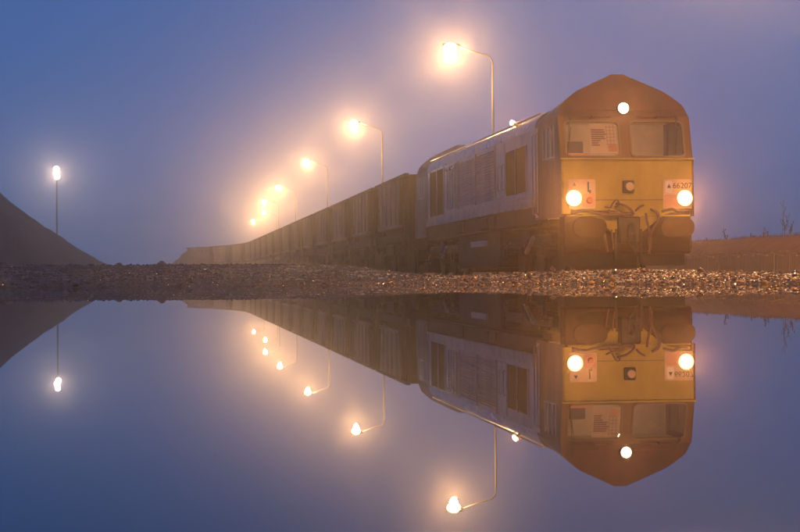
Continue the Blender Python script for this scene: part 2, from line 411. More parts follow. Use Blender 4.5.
def weed(x, ytop, h, label, seed, bushy=3):
    rnd = random.Random(seed)
    s = (x-400)/F  # find distance along the bank where its crest crosses this column
    L = 17.4; # lateral of crest
    best = min((abs((lambda p: p.x/p.y)(at_lat(L, q*.1))-s), q*.1) for q in range(250, 900))[1]
    P = at_lat(L, best, 1.14)
    b = MB()
    def stem(p, d, l, r, lv):
        pts = [p]; q = p.copy(); dd = d.copy()
        for k in range(5):
            dd = (dd+Vector((rnd.uniform(-.12, .12), rnd.uniform(-.12, .12), .05))).normalized(); q = q+dd*l/5; pts.append(q.copy())
            if lv and k > 0:
                for _ in range(2):
                    sd = (dd+Vector((rnd.uniform(-1, 1), rnd.uniform(-1, 1), .2))*.7).normalized()
                    stem(q, sd, l*rnd.uniform(.16, .3), r*.6, lv-1)
        b.tube(pts, r, 4, r*.4)
        if not lv:
            for t in pts[2:]:
                b.disc(t, (rnd.uniform(-1, 1), rnd.uniform(-1, 1), 1), .012, .01, 5)
    for k in range(bushy):
        stem(Vector((rnd.uniform(-.08, .08)*(k > 0), rnd.uniform(-.08, .08), -.05)), Vector((rnd.uniform(-.15, .15)*(1 if k else .2), rnd.uniform(-.1, .1), 1)).normalized(), h*(1 if k == 0 else rnd.uniform(.35, .7)), .008, 1)
    o = b.build('weed', M['weed']); o.location = P
    props(o, label, 'weed', 'dry weeds on the earth bank')
weed(783, 205, .88, 'tallest dry weed stalk standing on the earth bank near the right edge', 1, 3)
weed(792, 222, .40, 'short thin weed just right of the tallest stalk on the bank', 2, 2)
weed(765, 230, .30, 'small dry weed left of the tallest stalk on the bank', 3, 3)
weed(752, 233, .18, 'lowest tuft of weed halfway along the visible bank', 6, 3)
weed(725, 228, .34, 'dry weed on the bank nearest the locomotive buffer', 4, 3)
weed(707, 236, .14, 'tiny weed on the bank crest beside the locomotive', 5, 2)

# ------------------------------------------------------------------ railway track
def build_track():
    L = 178; t = thing('railway_track', 'single rusty railway track lying under the train', 'track')
    for sgn in (-1, 1):
        b = MB(); prof = [(-.07, -.16), (.07, -.16), (.07, -.145), (.012, -.12), (.012, -.045), (.036, -.03), (.036, 0), (-.036, 0), (-.036, -.03), (-.012, -.045), (-.012, -.12), (-.07, -.145)]
        ss = [-6, 0, 60, 120, S_CURVE]+[S_CURVE+4*i for i in range(1, 12)]
        vs = []; n = len(prof)
        for s_ in ss:
            P, h = (FC+Tv*s_, TH) if s_ < 0 else track(s_)
            N = Vector((math.cos(h), math.sin(h), 0))
            vs += [P+N*(sgn*.7525+a)+Vector((0, 0, c)) for a, c in prof]
        fs = [(j*n+k, j*n+(k+1) % n, (j+1)*n+(k+1) % n, (j+1)*n+k) for j in range(len(ss)-1) for k in range(n)]
        b.add(vs, fs).build('rail', M['rail'], t)
    proto = MB().box(-1.25, 1.25, -.13, .13, -.27, -.165).build('sleeper', M['sleeper'], t, .01)
    for i in range(280):
        s_ = -5+.65*i
        o = proto if i == 0 else proto.copy()
        if i: COL.objects.link(o)
        P, h = (FC+Tv*s_, TH) if s_ < 0 else track(s_)
        o.location = P; o.rotation_euler = (0, 0, h)
build_track()

# ------------------------------------------------------------------ locomotive
HW = 1.325
def vf(w):            # front profile: distance back from the nose at height w
    if w <= 2.26: return 0.0
    if w <= 3.12: return .06+(w-2.26)/.86*.24
    return .30+(w-3.12)*.54
FACE = Matrix(((1, 0, 0, 0), (0, 0, -1, 0), (0, 1, 0, 0), (0, 0, 0, 1)))       # plate x,y,z -> u, -z, y : facing the front
NEAR = Matrix(((0, 0, -1, 0), (1, 0, 0, 0), (0, 1, 0, 0), (0, 0, 0, 1)))       # plate x,y -> v,w on the side facing -u
def wheelset(b, v, r=.53):
    for sg in (-1, 1):
        b.disc((sg*.70, v, r), (sg, 0, 0), r+.02, .03, 28, r+.02); b.disc((sg*.73, v, r), (sg, 0, 0), r-.01, .10, 28); 
    b.disc((-.7, v, r), (1, 0, 0), .09, 1.4, 12)
def make_loco():
    t = thing('locomotive', 'maroon and yellow six-axle diesel freight locomotive with headlights lit heading the wagon train', 'locomotive', FC, TH)
    P = lambda b, n, m, bev=0, seg=1, par=t: b.build(n, M[m], par, bev, seg)
    # ---- nose
    outer = [(-HW, 1.20), (-.95, 1.20), (-.62, 1.12), (-.34, .84), (.22, .80), (.42, .95), (.72, 1.18), (HW, 1.34), (HW, 2.24), (-HW, 2.24)]
    panel('yellow_nose', outer, [], .05, M['yellow'], Matrix.Translation((0, .025, 0)) @ FACE, t)
    P(MB().box(-HW-.012, HW+.012, -.035, .05, 2.245, 2.285), 'nose_ledge', 'yellow', .008)
    P(MB().box(-HW+.1, HW-.1, -.006, .0, 1.462, 1.474), 'seam', 'ink')
    # windscreen wall, tilted back
    ang = math.atan(.24/.86); hh = math.hypot(.24, .86)
    TW = Matrix.Translation((0, .06, 2.26)) @ Matrix.Rotation(-ang, 4, 'X') @ FACE
    k = hh/.86; y0, y1 = .06*k, .76*k
    holes = [rounded(-1.20, -.13, y0, y1, .10), rounded(.10, 1.17, y0, y1, .10)]
    panel('windscreen_surround', [(-HW+.01, .02), (HW-.01, .02), (HW-.01, hh), (-HW+.01, hh)], holes, .05, M['maroon'], TW @ Matrix.Translation((0, 0, -.025)), t)
    for i, (a, c) in enumerate(((-1.20, -.13), (.10, 1.17))):
        g = panel('windscreen', rounded(a+.004, c-.004, y0+.004, y1-.004, .10), [], .008, M['glass'], TW @ Matrix.Translation((0, 0, -.03)), t)
        panel('window_seal', rounded(a-.025, c+.025, y0-.025, y1+.025, .12), [rounded(a+.012, c-.012, y0+.012, y1-.012, .09)], .02, M['rubber'], TW @ Matrix.Translation((0, 0, .006)), g)
        b = MB(); q = a+.10 if i == 0 else c-.12
        pt = lambda x, y, z=.03: TW @ Vector((x, y, z))
        b.bar(pt(q, y1+.10), pt(q-.04, y0+.30), .016); b.bar(pt(q-.09, y0+.02), pt(q+.02, y1-.12), .013, .02)
        b.bar(pt(q-.02, y1+.12), pt(q+.04, y1+.02), .03)
        b.build('wiper', M['black'], g)
        P(MB().bar(pt(a+.15, y1+.085, .04), pt(c-.15, y1+.085, .04), .02).bar(pt((a+c)/2-.02, y1+.085, 0), pt((a+c)/2+.04, y1+.085, .06), .05), 'grab_rail', 'maroon')
    # brow: one sloping plane up to the roof peak
    def smooth_profile(pts):
        half = [p for p in pts if p[0] > 0]; out = half[:2]
        ctl = half[1:]
        for i in range(len(ctl)-1):
            p0, p1, p2, p3 = ctl[max(i-1, 0)], ctl[i], ctl[i+1], ctl[min(i+2, len(ctl)-1)]
            for k_ in range(1, 5):
                q = k_/4; f_ = lambda c: .5*(2*p1[c]+(p2[c]-p0[c])*q+(2*p0[c]-5*p1[c]+4*p2[c]-p3[c])*q*q+(3*p1[c]-p0[c]-3*p2[c]+p3[c])*q**3)
                lin = lambda c: p1[c]+(p2[c]-p1[c])*q
                out.append((.55*f_(0)+.45*lin(0), .55*f_(1)+.45*lin(1)))
        return out+[(-a_, c_) for a_, c_ in out[::-1]]
    hb = math.atan(.54); sc = 1/math.cos(hb)
    TB = Matrix.Translation((0, .30, 3.12)) @ Matrix.Rotation(-hb, 4, 'X') @ FACE
    ox = [(HW-.01, 0), (HW-.03, .06), (1.22, .25), (.88, .53), (.12, .89), (-.12, .89), (-.88, .53), (-1.22, .25), (-HW+.03, .06), (-HW+.01, 0)]
    ox = smooth_profile(ox)
    panel('brow', [(a, c*sc) for a, c in ox], [], .04, M['maroon'], TB @ Matrix.Translation((0, 0, -.02)), t)
    P(MB().bar(TB @ Vector((-1.2, .15, .004)), TB @ Vector((1.2, .15, .004)), .012), 'brow_seam', 'maroon')
    # cab roof behind the brow
    def loft(secs, name, m, smooth=False, bev=0):
        n = len(secs[0]); vs = [p for s_ in secs for p in s_]
        fs = [(j*n+k2, j*n+k2+1, (j+1)*n+k2+1, (j+1)*n+k2) for j in range(len(secs)-1) for k2 in range(n-1)]
        b = MB(); b.add(vs, fs, smooth); return b.build(name, M[m], t)
    cabp = [(HW-.01, 3.12), (HW-.03, 3.18), (1.22, 3.37), (.88, 3.65), (.12, 4.01), (-.12, 4.01), (-.88, 3.65), (-1.22, 3.37), (-HW+.03, 3.18), (-HW+.01, 3.12)]
    cabp = smooth_profile(cabp)
    bodyp = [(HW-.005, 3.05), (HW-.02, 3.14), (1.26, 3.25), (1.17, 3.35), (1.03, 3.42), (.8, 3.48), (.4, 3.54), (0, 3.56)]
    bodyp = bodyp+[(-a, c) for a, c in bodyp[-2::-1]]
    for end in (0, 1):
        f = (lambda v: v) if end == 0 else (lambda v: 20.35-v)
        secs = [[(u, f(vf(w)), w) for u, w in cabp], [(u, f(1.25), 3.12+(w-3.12)*.86) for u, w in cabp], [(u*.995, f(2.46), 3.10+(w-3.12)*.56) for u, w in cabp]]
        if end: secs = secs[::-1]
        loft(secs, 'cab_roof', 'maroon' if end == 0 else 'rear')
        # sides of the cab with a window and a door
        prof = [(.0, 1.15), (.0, 2.26), (vf(2.28), 2.28), (vf(3.12), 3.12), (2.45, 3.12), (2.45, 1.15)]
        win = rounded(.62, 1.72, 2.36, 2.98, .06)
        for sg in (-1, 1):
            MM = Matrix.Translation((sg*(HW-.02), 0, 0)) @ NEAR
            if end: MM = Matrix.Translation((0, 20.35, 0)) @ Matrix.Scale(-1, 4, (0, 1, 0)) @ MM
            cs = panel('cab_side', prof, [win], .04, M['maroon'] if end == 0 else M['rear'], MM, t)
            g = panel('side_window', win, [], .006, M['glass'], MM, t)
            b = MB(); 
            for v_ in (.64, .98, 1.35, 1.70): b.box(sg*HW-.012, sg*HW+.012, f(v_)-.02, f(v_)+.02, 2.36, 2.98)
            b.box(sg*HW-.012, sg*HW+.012, min(f(.6), f(1.74)), max(f(.6), f(1.74)), 2.33, 2.36)
            b.build('window_frame', M['handrail'], g)
            for v_ in (2.12, 2.42):
                P(MB().tube([(sg*(HW+.01), f(v_), 1.25), (sg*(HW+.06), f(v_), 1.3), (sg*(HW+.06), f(v_), 2.9), (sg*(HW+.01), f(v_), 2.95)], .017, 6), 'handrail', 'handrail')
            P(MB().box(sg*(HW-.02)-.03, sg*(HW-.02)+.03, *sorted((f(2.16), f(2.40))), 1.2, 3.05), 'cab_door', 'side' if end == 0 else 'rear')
            for j in range(3): P(MB().box(sg*1.0, sg*(HW+.02), *sorted((f(2.10), f(2.46))), .42+.26*j, .45+.26*j), 'step', 'frame')
        if end: panel('rear_wall', [(-HW+.02, 1.15), (HW-.02, 1.15), (HW-.02, 3.12), (.88, 3.5), (-.88, 3.5), (-HW+.02, 3.12)], [], .04, M['maroon'], Matrix.Translation((0, 20.1, 0)) @ FACE, t)
    # cab interior
    P(MB().box(-1.28, 1.28, 1.95, 2.0, 1.3, 3.13), 'cab_bulkhead', 'beige')
    P(MB().box(-1.28, 1.28, .1, 1.95, 2.0, 2.05), 'cab_floor', 'beige')
    P(MB().box(-1.28, 1.28, .42, 1.9, 3.10, 3.13), 'cab_lining', 'beige')
    P(MB().box(-1.2, -.25, .2, .62, 2.05, 2.33).box(.35, 1.2, .2, .62, 2.05, 2.33), 'desk', 'beige', .02)
    for u in (-.72, .72):
        hb_ = 2.74 if u < 0 else 2.44
        P(MB().box(u-.24, u+.24, 1.15, 1.6, 2.05, 2.30).box(u-.23, u+.23, 1.62, 1.74, 2.32, hb_), 'cab_seat', 'seat', .05, 2)
    cl = P(MB().disc((0, .58, 3.098), (0, 0, -1), .09, .015, 16), 'cab_fill_lamp', 'white')  # ceiling lamp added as fill so the windscreens look brighter
    MB().disc((0, .58, 3.082), (0, 0, -1), .07, .006, 16).build('cab_fill_lens', M['bowl_on'], cl)
    ld = bpy.data.lights.new('cab_fill_glow', 'POINT'); ld.energy = CAB_FILL_W; ld.color = (1, .62, .34); ld.shadow_soft_size = .08
    lo = link('cab_fill_glow', ld, t); lo.location = (0, .62, 3.02)
    # papers against the left windscreen
    pt = lambda x, y, z=-.06: TW @ Vector((x, y, z))
    def sheet(x0_, x1_, ya, yb, m, z, par, name):
        b = MB(); vs = [pt(x0_, ya, z), pt(x1_, ya, z), pt(x1_, yb, z), pt(x0_, yb, z), pt(x0_, ya, z-.004), pt(x1_, ya, z-.004), pt(x1_, yb, z-.004), pt(x0_, yb, z-.004)]
        b.add(vs, [(0, 1, 2, 3), (7, 6, 5, 4), (0, 4, 5, 1), (1, 5, 6, 2), (2, 6, 7, 3), (3, 7, 4, 0)]); return b.build(name, M[m], par)
    pn = sheet(-.70, -.16, y0+.09, y1-.02, 'paper', -.05, t, 'notice_sheet')
    for j in range(8):
        ww = .26 if j < 5 else .14
        sheet(-.67, -.67+ww+.02*(j % 3), y1-.17-j*.045, y1-.142-j*.045, 'print', -.046, pn, 'text_line')
    for j in range(7):
        sheet(-.37, -.18, y1-.10-j*.07, y1-.094-j*.07, 'print', -.046, pn, 'text_line')
    for j in range(3): sheet(-.36+.07*j, -.354+.07*j, y1-.50, y1-.05, 'print', -.046, pn, 'text_line')
    sheet(-.34, -.17, y0+.12, y0+.27, 'pink', -.044, pn, 'notice_picture')
    sheet(-1.18, -.72, y0+.02, y0+.09, 'pink', -.05, t, 'notice_sheet')
    # ---- lamps
    HL = []
    for sg in (-1, 1):
        w0 = 1.50
        x0_, x1_ = (-1.20, -.66) if sg < 0 else (.70, 1.27)
        cl = panel('lamp_panel', rounded(x0_, x1_, 1.30, 1.87, .03), [], .03, M['white'], Matrix.Translation((0, -.016, 0)) @ FACE, t)
        hx = -1.10 if sg < 0 else 1.12
        h = P(MB().disc((hx, -.03, w0), (0, -1, 0), .165, .035, 24), 'headlight', 'black')
        MB().disc((hx, -.066, w0), (0, -1, 0), .125, .03, 24, .10).build('headlight_lens', M['head_on'], h)
        MB().disc((hx, -.0655, w0), (0, -1, 0), .16, .012, 28, .155).build('reflector', M['bowl_on'], h)
        HL.append((hx, w0))
        if sg < 0:
            panel('red_panel', rounded(x0_+.28, x1_-.02, 1.32, 1.60, .06), [], .012, M['pink'], Matrix.Translation((0, -.038, 0)) @ FACE, cl)
            MB().disc((-.78, -.044, 1.46), (0, -1, 0), .065, .03, 20, .05).build('tail_light', M['red_glass'], t)
            MB().box(-.82, -.79, -.040, -.031, 1.62, 1.82).box(-.79, -.75, -.040, -.031, 1.56, 1.66).build('stencil_mark', M['ink'], cl)
            MB().add([(-1.12, -.04, 1.74), (-1.04, -.04, 1.74), (-1.08, -.04, 1.81), (-1.12, -.031, 1.74), (-1.04, -.031, 1.74), (-1.08, -.031, 1.81)], [(0, 1, 2), (3, 4, 5), (0, 3, 4, 1), (1, 4, 5, 2), (2, 5, 3, 0)]).build('warning_triangle', M['ink'], cl)
        else:
            panel('red_panel', rounded(.72, 1.0, 1.31, 1.57, .02), [], .012, M['pink'], Matrix.Translation((0, -.038, 0)) @ FACE, cl)
            panel('label_plate', rounded(.74, .88, 1.60, 1.84, .04), [], .008, M['paper'], Matrix.Translation((0, -.036, 0)) @ FACE, cl)
            MB().add([(.77, -.046, 1.70), (.85, -.046, 1.70), (.81, -.046, 1.78), (.77, -.040, 1.70), (.85, -.040, 1.70), (.81, -.040, 1.78)], [(0, 1, 2), (3, 4, 5), (0, 3, 4, 1), (1, 4, 5, 2), (2, 5, 3, 0)]).build('warning_triangle', M['ink'], cl)
            letter('66207', .155, M['ink'], Matrix.Translation((1.08, -.036, 1.74)) @ FACE, cl, 'running_number')
    m0 = TB @ Vector((.0, .17*sc, 0))
    h = P(MB().disc(m0+Vector((0, .05, 0)), (0, -1, 0), .125, .14, 24), 'marker_light', 'maroon')
    MB().disc(m0+Vector((0, -.092, 0)), (0, -1, 0), .105, .02, 20, .085).build('marker_lens', M['head_on'], h)
    # jumper socket box
    s_ = P(MB().box(-.115, .115, -.06, 0, 1.60, 1.85), 'jumper_socket', 'frame', .015)
    MB().disc((.02, -.062, 1.725), (0, -1, 0), .085, .03, 20, .075).build('socket_cap', M['white'], s_)
    # ---- buffer beam, buffers, coupler, pipes
    P(MB().box(-1.28, 1.28, .06, .45, .42, 1.22), 'buffer_beam', 'buffer', .03)
    for sg in (-1, 1):
        bf = P(MB().disc((sg*.87, .06, .92), (0, -1, 0), .15, .42, 20, .13), 'buffer', 'buffer')
        panel('buffer_head', rounded(sg*.87-.33, sg*.87+.33, .74, 1.10, .16, 6), [], .06, M['buffer'], Matrix.Translation((0, -.40, 0)) @ FACE, bf)
        pl = P(MB().add([(sg*.30, .04, .50), (sg*1.30, .10, .52), (sg*1.30, .10, .98), (sg*.95, -.05, 1.16), (sg*.34, -.05, .80)], [(0, 1, 2, 3, 4)]), 'fairing', 'buffer')
        P(MB().box(sg*.25-.02, sg*.25+.02, -.02, .10, .30, .9), 'bracket', 'frame')
        P(MB().add([(sg*.3, .2, .18), (sg*1.22, .32, .18), (sg*1.22, .3, .5), (sg*.3, .16, .5)], [(0, 1, 2, 3)]), 'rail_guard', 'black')
    cp = P(MB().box(-.22, .20, -.16, .1, .62, 1.14), 'coupler_box', 'black', .03)
    MB().tube([(-.02, -.1, .95), (-.02, -.40, .98), (-.02, -.50, .92), (-.02, -.46, .80), (-.02, -.36, .80)], .045, 8, .03).build('hook', M['black'], cp)
    MB().tube([(-.08, -.25, .9), (-.08, -.34, .6), (.04, -.34, .42), (.06, -.3, .6), (.04, -.22, .9)], .022, 8).build('link', M['black'], cp)
    def hose(pts, r=.022, m='hose', name='hose'):
        pts = [Vector(p) for p in pts]; out = []
        for i in range(len(pts)-1):
            p0, p1, p2, p3 = pts[max(i-1, 0)], pts[i], pts[i+1], pts[min(i+2, len(pts)-1)]
            for k2 in range(6):
                q = k2/6; out.append(.5*((2*p1)+(p2-p0)*q+(2*p0-5*p1+4*p2-p3)*q*q+(3*p1-p0-3*p2+p3)*q**3))
        out.append(pts[-1]); P(MB().tube(out, r, 7), name, m)
    hose([(-1.15, -.03, 1.21), (-.9, -.07, 1.26), (-.6, -.09, 1.20), (-.3, -.10, 1.17), (.05, -.10, 1.20)], .035)
    hose([(-.42, -.04, 1.20), (-.32, -.12, 1.42), (-.24, -.12, 1.46), (-.22, -.12, 1.36), (-.30, -.12, 1.32)], .018)
    hose([(-.26, -.05, 1.40), (-.08, -.14, 1.34), (.06, -.15, 1.20), (-.05, -.13, 1.14), (-.25, -.09, 1.20)], .026)
    hose([(-.48, -.05, 1.34), (-.36, -.1, 1.28), (-.22, -.12, 1.24), (-.05, -.1, 1.16)], .018)
    hose([(.12, -.05, 1.25), (.20, -.07, 1.33), (.30, -.04, 1.37)], .022)
    hose([(.44, -.04, 1.30), (.55, -.10, 1.22), (.56, -.16, 1.08), (.46, -.18, .92), (.38, -.18, .72), (.40, -.16, .5)], .032)
    hose([(.34, -.04, 1.20), (.33, -.14, 1.06), (.36, -.18, .9), (.40, -.18, .66), (.36, -.18, .42)], .026)
    hose([(.66, -.04, 1.24), (.85, -.1, 1.28), (1.0, -.08, 1.22), (1.2, -.03, 1.24)], .03)
    hose([(-.50, -.03, .9), (-.50, -.14, .7), (-.46, -.16, .45)], .026)
    hose([(-.34, -.03, .88), (-.36, -.14, .72), (-.34, -.16, .5)], .02)
    hose([(-1.15, -.03, 1.27), (-.9, -.02, 1.24), (-.6, -.03, 1.25), (-.2, -.03, 1.235)], .014)
    P(MB().tube([(-1.24, -.06, 1.16), (1.22, -.06, 1.16)], .016, 6), 'lamp_rail', 'yellow')
    # ---- main body
    V0, V1 = 2.47, 17.9
    secs = [[(u, v, w) for u, w in bodyp] for v in (V0, 17.9)]
    loft(secs, 'body_roof', 'roof', True)
    for v in (5.6, 7.0, 9.6, 12.3, 14.4, 16.6):
        P(MB().add([(u*1.004, v+d, 3.05+(w-3.05)*1.0+.012) for d in (0, .05) for u, w in bodyp], [(i, i+1, len(bodyp)+i+1, len(bodyp)+i) for i in range(len(bodyp)-1)]), 'roof_seam', 'roof')
    P(MB().tube([(-1.19, 2.5, 3.385), (-1.19, 17.8, 3.385)], .022, 8), 'gutter', 'handrail')
    P(MB().tube([(-1.19, 4.9, 3.385), (-1.19, 5.1, 3.385), (-1.19, 5.3, 3.385)], .055, 14, .04), 'glint_sleeve', 'steel')  # polished sleeve added on the gutter to catch a highlight
    rl = P(MB().disc((-1.12, 5.9, 3.38), (0, 0, 1), .05, .08, 12).box(-1.17, -1.07, 5.86, 5.98, 3.44, 3.53), 'roof_glint', 'steel')  # glowing fitting added to stand in for a glint on the roof edge
    MB().disc((-1.12, 5.855, 3.47), (0, -1, 0), .065, .03, 16, .045).build('roof_glint_lens', M['head_on'], rl)
    ld = bpy.data.lights.new('roof_glint_glow', 'SPOT'); ld.energy = 90; ld.color = HEADCOL; ld.spot_size = R(140); ld.spot_blend = 1; ld.shadow_soft_size = .05
    lo = link('roof_glint_glow', ld, t); lo.location = (-1.12, 5.79, 3.49); lo.rotation_euler = (R(90), 0, R(180))
    P(MB().box(-.7, .7, 6.9, 9.0, 3.40, 3.565), 'roof_vent', 'black', .02)
    P(MB().box(-.45, .45, 9.5, 11.4, 3.40, 3.68), 'silencer', 'black', .05)
    P(MB().disc((0, 13.6, 3.48), (0, 0, 1), .6, .08, 28), 'radiator_fan', 'black'); P(MB().disc((0, 15.4, 3.48), (0, 0, 1), .6, .08, 28), 'radiator_fan', 'black')
    for sg in (-1, 1):
        x = sg*HW
        def sp(name, m, v0, v1, w0, w1, d0=-.02, d1=0., bev=0):
            a, c = sorted((x+sg*d0, x+sg*d1)); return P(MB().box(a, c, v0, v1, w0, w1), name, m, bev)
        sp('body_side', 'side', V0, V1, 1.5, 3.05, -.06, -.012)
        # sill band in two steps
        sp('sill_band', 'band', V0, V1, 1.44, 1.60, -.05, .03, .008)
        sp('sill_rail', 'band', V0, V1, 1.60, 1.70, -.05, .012, .006)
        sp('solebar', 'frame', 1.9, 18.4, 1.10, 1.44, -.14, -.03)
        # dark air intake
        g = sp('intake_grille', 'grille', 3.35, 5.65, 1.80, 2.78, -.05, -.002)
        for j in range(3): MB().box(*sorted((x-sg*.03, x+sg*.014)), 3.33+j*1.15, 3.38+j*1.15, 1.78, 2.80).build('mullion', M['side'], g)
        for j in range(13): MB().box(*sorted((x-sg*.03, x+sg*.006)), 3.38, 5.63, 1.83+.074*j, 1.85+.074*j).build('slat', M['grille'], g)
        # smooth doors between intake and louvres
        for v0, v1 in ((5.78, 6.24), (6.28, 6.80)):
            d = sp('equipment_door', 'side', v0, v1, 1.78, 3.0, -.012, .008, .005)
            MB().tube([(x+sg*.01, v0+.1, 1.95), (x+sg*.05, v0+.1, 1.98), (x+sg*.05, v0+.1, 2.5), (x+sg*.01, v0+.1, 2.53)], .014, 6).build('handle', M['handrail'], d)
        # long louvred panel
        g = sp('louvre_panel', 'side', 6.9, 12.2, 1.76, 3.02, -.03, -.006)
        for j in range(19):
            MB().add([(x-sg*.01, vv, ww) for vv in (6.95, 12.15) for ww in (1.80+.063*j, 1.845+.063*j)]+[(x+sg*.026, vv, 1.80+.063*j) for vv in (6.95, 12.15)], [(0, 1, 3, 2), (0, 4, 5, 2), (4, 1, 3, 5), (0, 4, 1), (2, 3, 5)]).build('louvre', M['side'], g)
        for vv in (6.9, 9.5, 12.17): MB().box(*sorted((x-sg*.01, x+sg*.032)), vv, vv+.05, 1.76, 3.02).build('mullion', M['side'], g)
        # mesh panel with small bright clips along its top
        g = sp('mesh_panel', 'side', 12.5, 14.3, 1.80, 3.0, -.03, 0)
        for j in range(14): MB().box(*sorted((x, x+sg*.02)), 12.53, 14.27, 1.84+.082*j, 1.868+.082*j).build('slat', M['side'], g)
        for j in range(4): 
            MB().box(*sorted((x, x+sg*.03)), 12.62+j*.44, 12.68+j*.44, 1.82, 2.98).build('mullion', M['band'], g)
            MB().disc((x+sg*.0, 12.65+j*.44, 2.90), (sg, 0, 0), .05, .06, 10).build('clip', M['handrail'], g)
        # tall radiator opening
        g = sp('radiator_opening', 'grille', 14.6, 17.2, 1.72, 3.0, -.05, -.004)
        for j in range(3): MB().box(*sorted((x-sg*.03, x+sg*.012)), 14.58+j*1.3, 14.64+j*1.3, 1.70, 3.02).build('mullion', M['side'], g)
        for v in (17.35, 17.7): P(MB().tube([(x+sg*.01, v, 1.5), (x+sg*.06, v, 1.55), (x+sg*.06, v, 3.0), (x+sg*.01, v, 3.05)], .018, 6), 'handrail', 'handrail')
        # lockers and pipes below the sill
        for v, l in ((7.0, .8), (8.0, .9), (11.6, .6)): sp('locker', 'frame', v, v+l, 1.12, 1.40, -.06, .02, .02)
        P(MB().tube([(x-sg*.06, 2.2, 1.06), (x-sg*.06, 18, 1.06)], .03, 6), 'air_pipe', 'frame')
        P(MB().box(*sorted((x-sg*.08, x-sg*.02)), 8.4, 10.5, .72, .86), 'tank_stripe', 'band')
    P(MB().box(-1.22, 1.22, 6.9, 12.9, .20, 1.10), 'fuel_tank', 'frame', .12, 3)
    P(MB().box(-1.1, 1.1, 2.0, 18.3, 1.0, 1.16), 'floor_frame', 'frame')
    # bogies
    for vb in (4.3, 16.0):
        e = link('bogie', None, t); e.location = (0, vb, 0)
        b = MB()
        for sg in (-1, 1):
            b.box(sg*1.06-.07, sg*1.06+.07, -2.5, 2.5, .62, .86)
            b.box(sg*1.06-.09, sg*1.06+.09, -.5, .5, .50, .98)
        b.box(-1.0, 1.0, -.3, .3, .6, .9)
        b.build('bogie_frame', M['frame'], e, .02)
        for dv in (-1.03, 1.03): MB().box(-.62, .62, dv-.42, dv+.42, .14, .78).build('traction_motor', M['frame'], e, .06)
        MB().box(-.66, .66, -2.6, 2.6, .10, .46).build('gap_filler', M['frame'], e, .03)  # solid box added to darken the bright gaps between the wheels
        for dv in (-2.05, 0, 2.05):
            b = MB(); wheelset(b, dv); b.build('wheelset', M['frame'], e)
            for sg in (-1, 1):
                MB().box(sg*1.08-.12, sg*1.08+.12, dv-.19, dv+.19, .36, .72).disc((sg*1.2, dv, .53), (sg, 0, 0), .11, .05, 14).build('axle_box', M['frame'], e)
                for q in (-.34, .34):
                    b = MB().tube([(sg*1.1+.09*math.cos(k2*.9), dv+q+.09*math.sin(k2*.9), .48+.28*k2/32) for k2 in range(33)], .016, 5)
                    b.build('spring', M['frame'], e)
            for sg in (-1, 1):
                MB().tube([(sg*1.0, dv-.62, .8), (sg*.85, dv-.62, .3), (sg*.76, dv-.52, .12)], .022, 6).build('sand_pipe', M['frame'], e)
        for sg in (-1, 1): MB().tube([(sg*1.2, -1.0, .80), (sg*1.2, -.3, .5)], .05, 8).build('damper', M['band'], e)
    # lights of the locomotive
    for hx, w0 in HL:
        ld = bpy.data.lights.new('headlight_beam', 'SPOT'); ld.energy = HEAD_W; ld.color = HEADCOL; ld.spot_size = R(112); ld.spot_blend = 1; ld.shadow_soft_size = .08
        lo = link('headlight_beam', ld, t); lo.location = (hx, -.13, w0); lo.rotation_euler = (R(87), 0, R(180))
    for hx, w0 in HL:      # dipped part of the beam, on the gravel ahead
        ld = bpy.data.lights.new('dipped_beam', 'SPOT'); ld.energy = DIP_W; ld.color = HEADCOL; ld.spot_size = R(64); ld.spot_blend = 1; ld.shadow_soft_size = .08
        lo = link('dipped_beam', ld, t); lo.location = (hx, -.14, w0); lo.rotation_euler = (R(70), 0, R(180))
    ld = bpy.data.lights.new('marker_beam', 'SPOT'); ld.energy = MARKER_W; ld.color = HEADCOL; ld.spot_size = R(160); ld.spot_blend = 1; ld.shadow_soft_size = .06
    lo = link('marker_beam', ld, t); lo.location = m0+Vector((0, -.16, 0)); lo.rotation_euler = (R(90), 0, R(180))
    return t
make_loco()

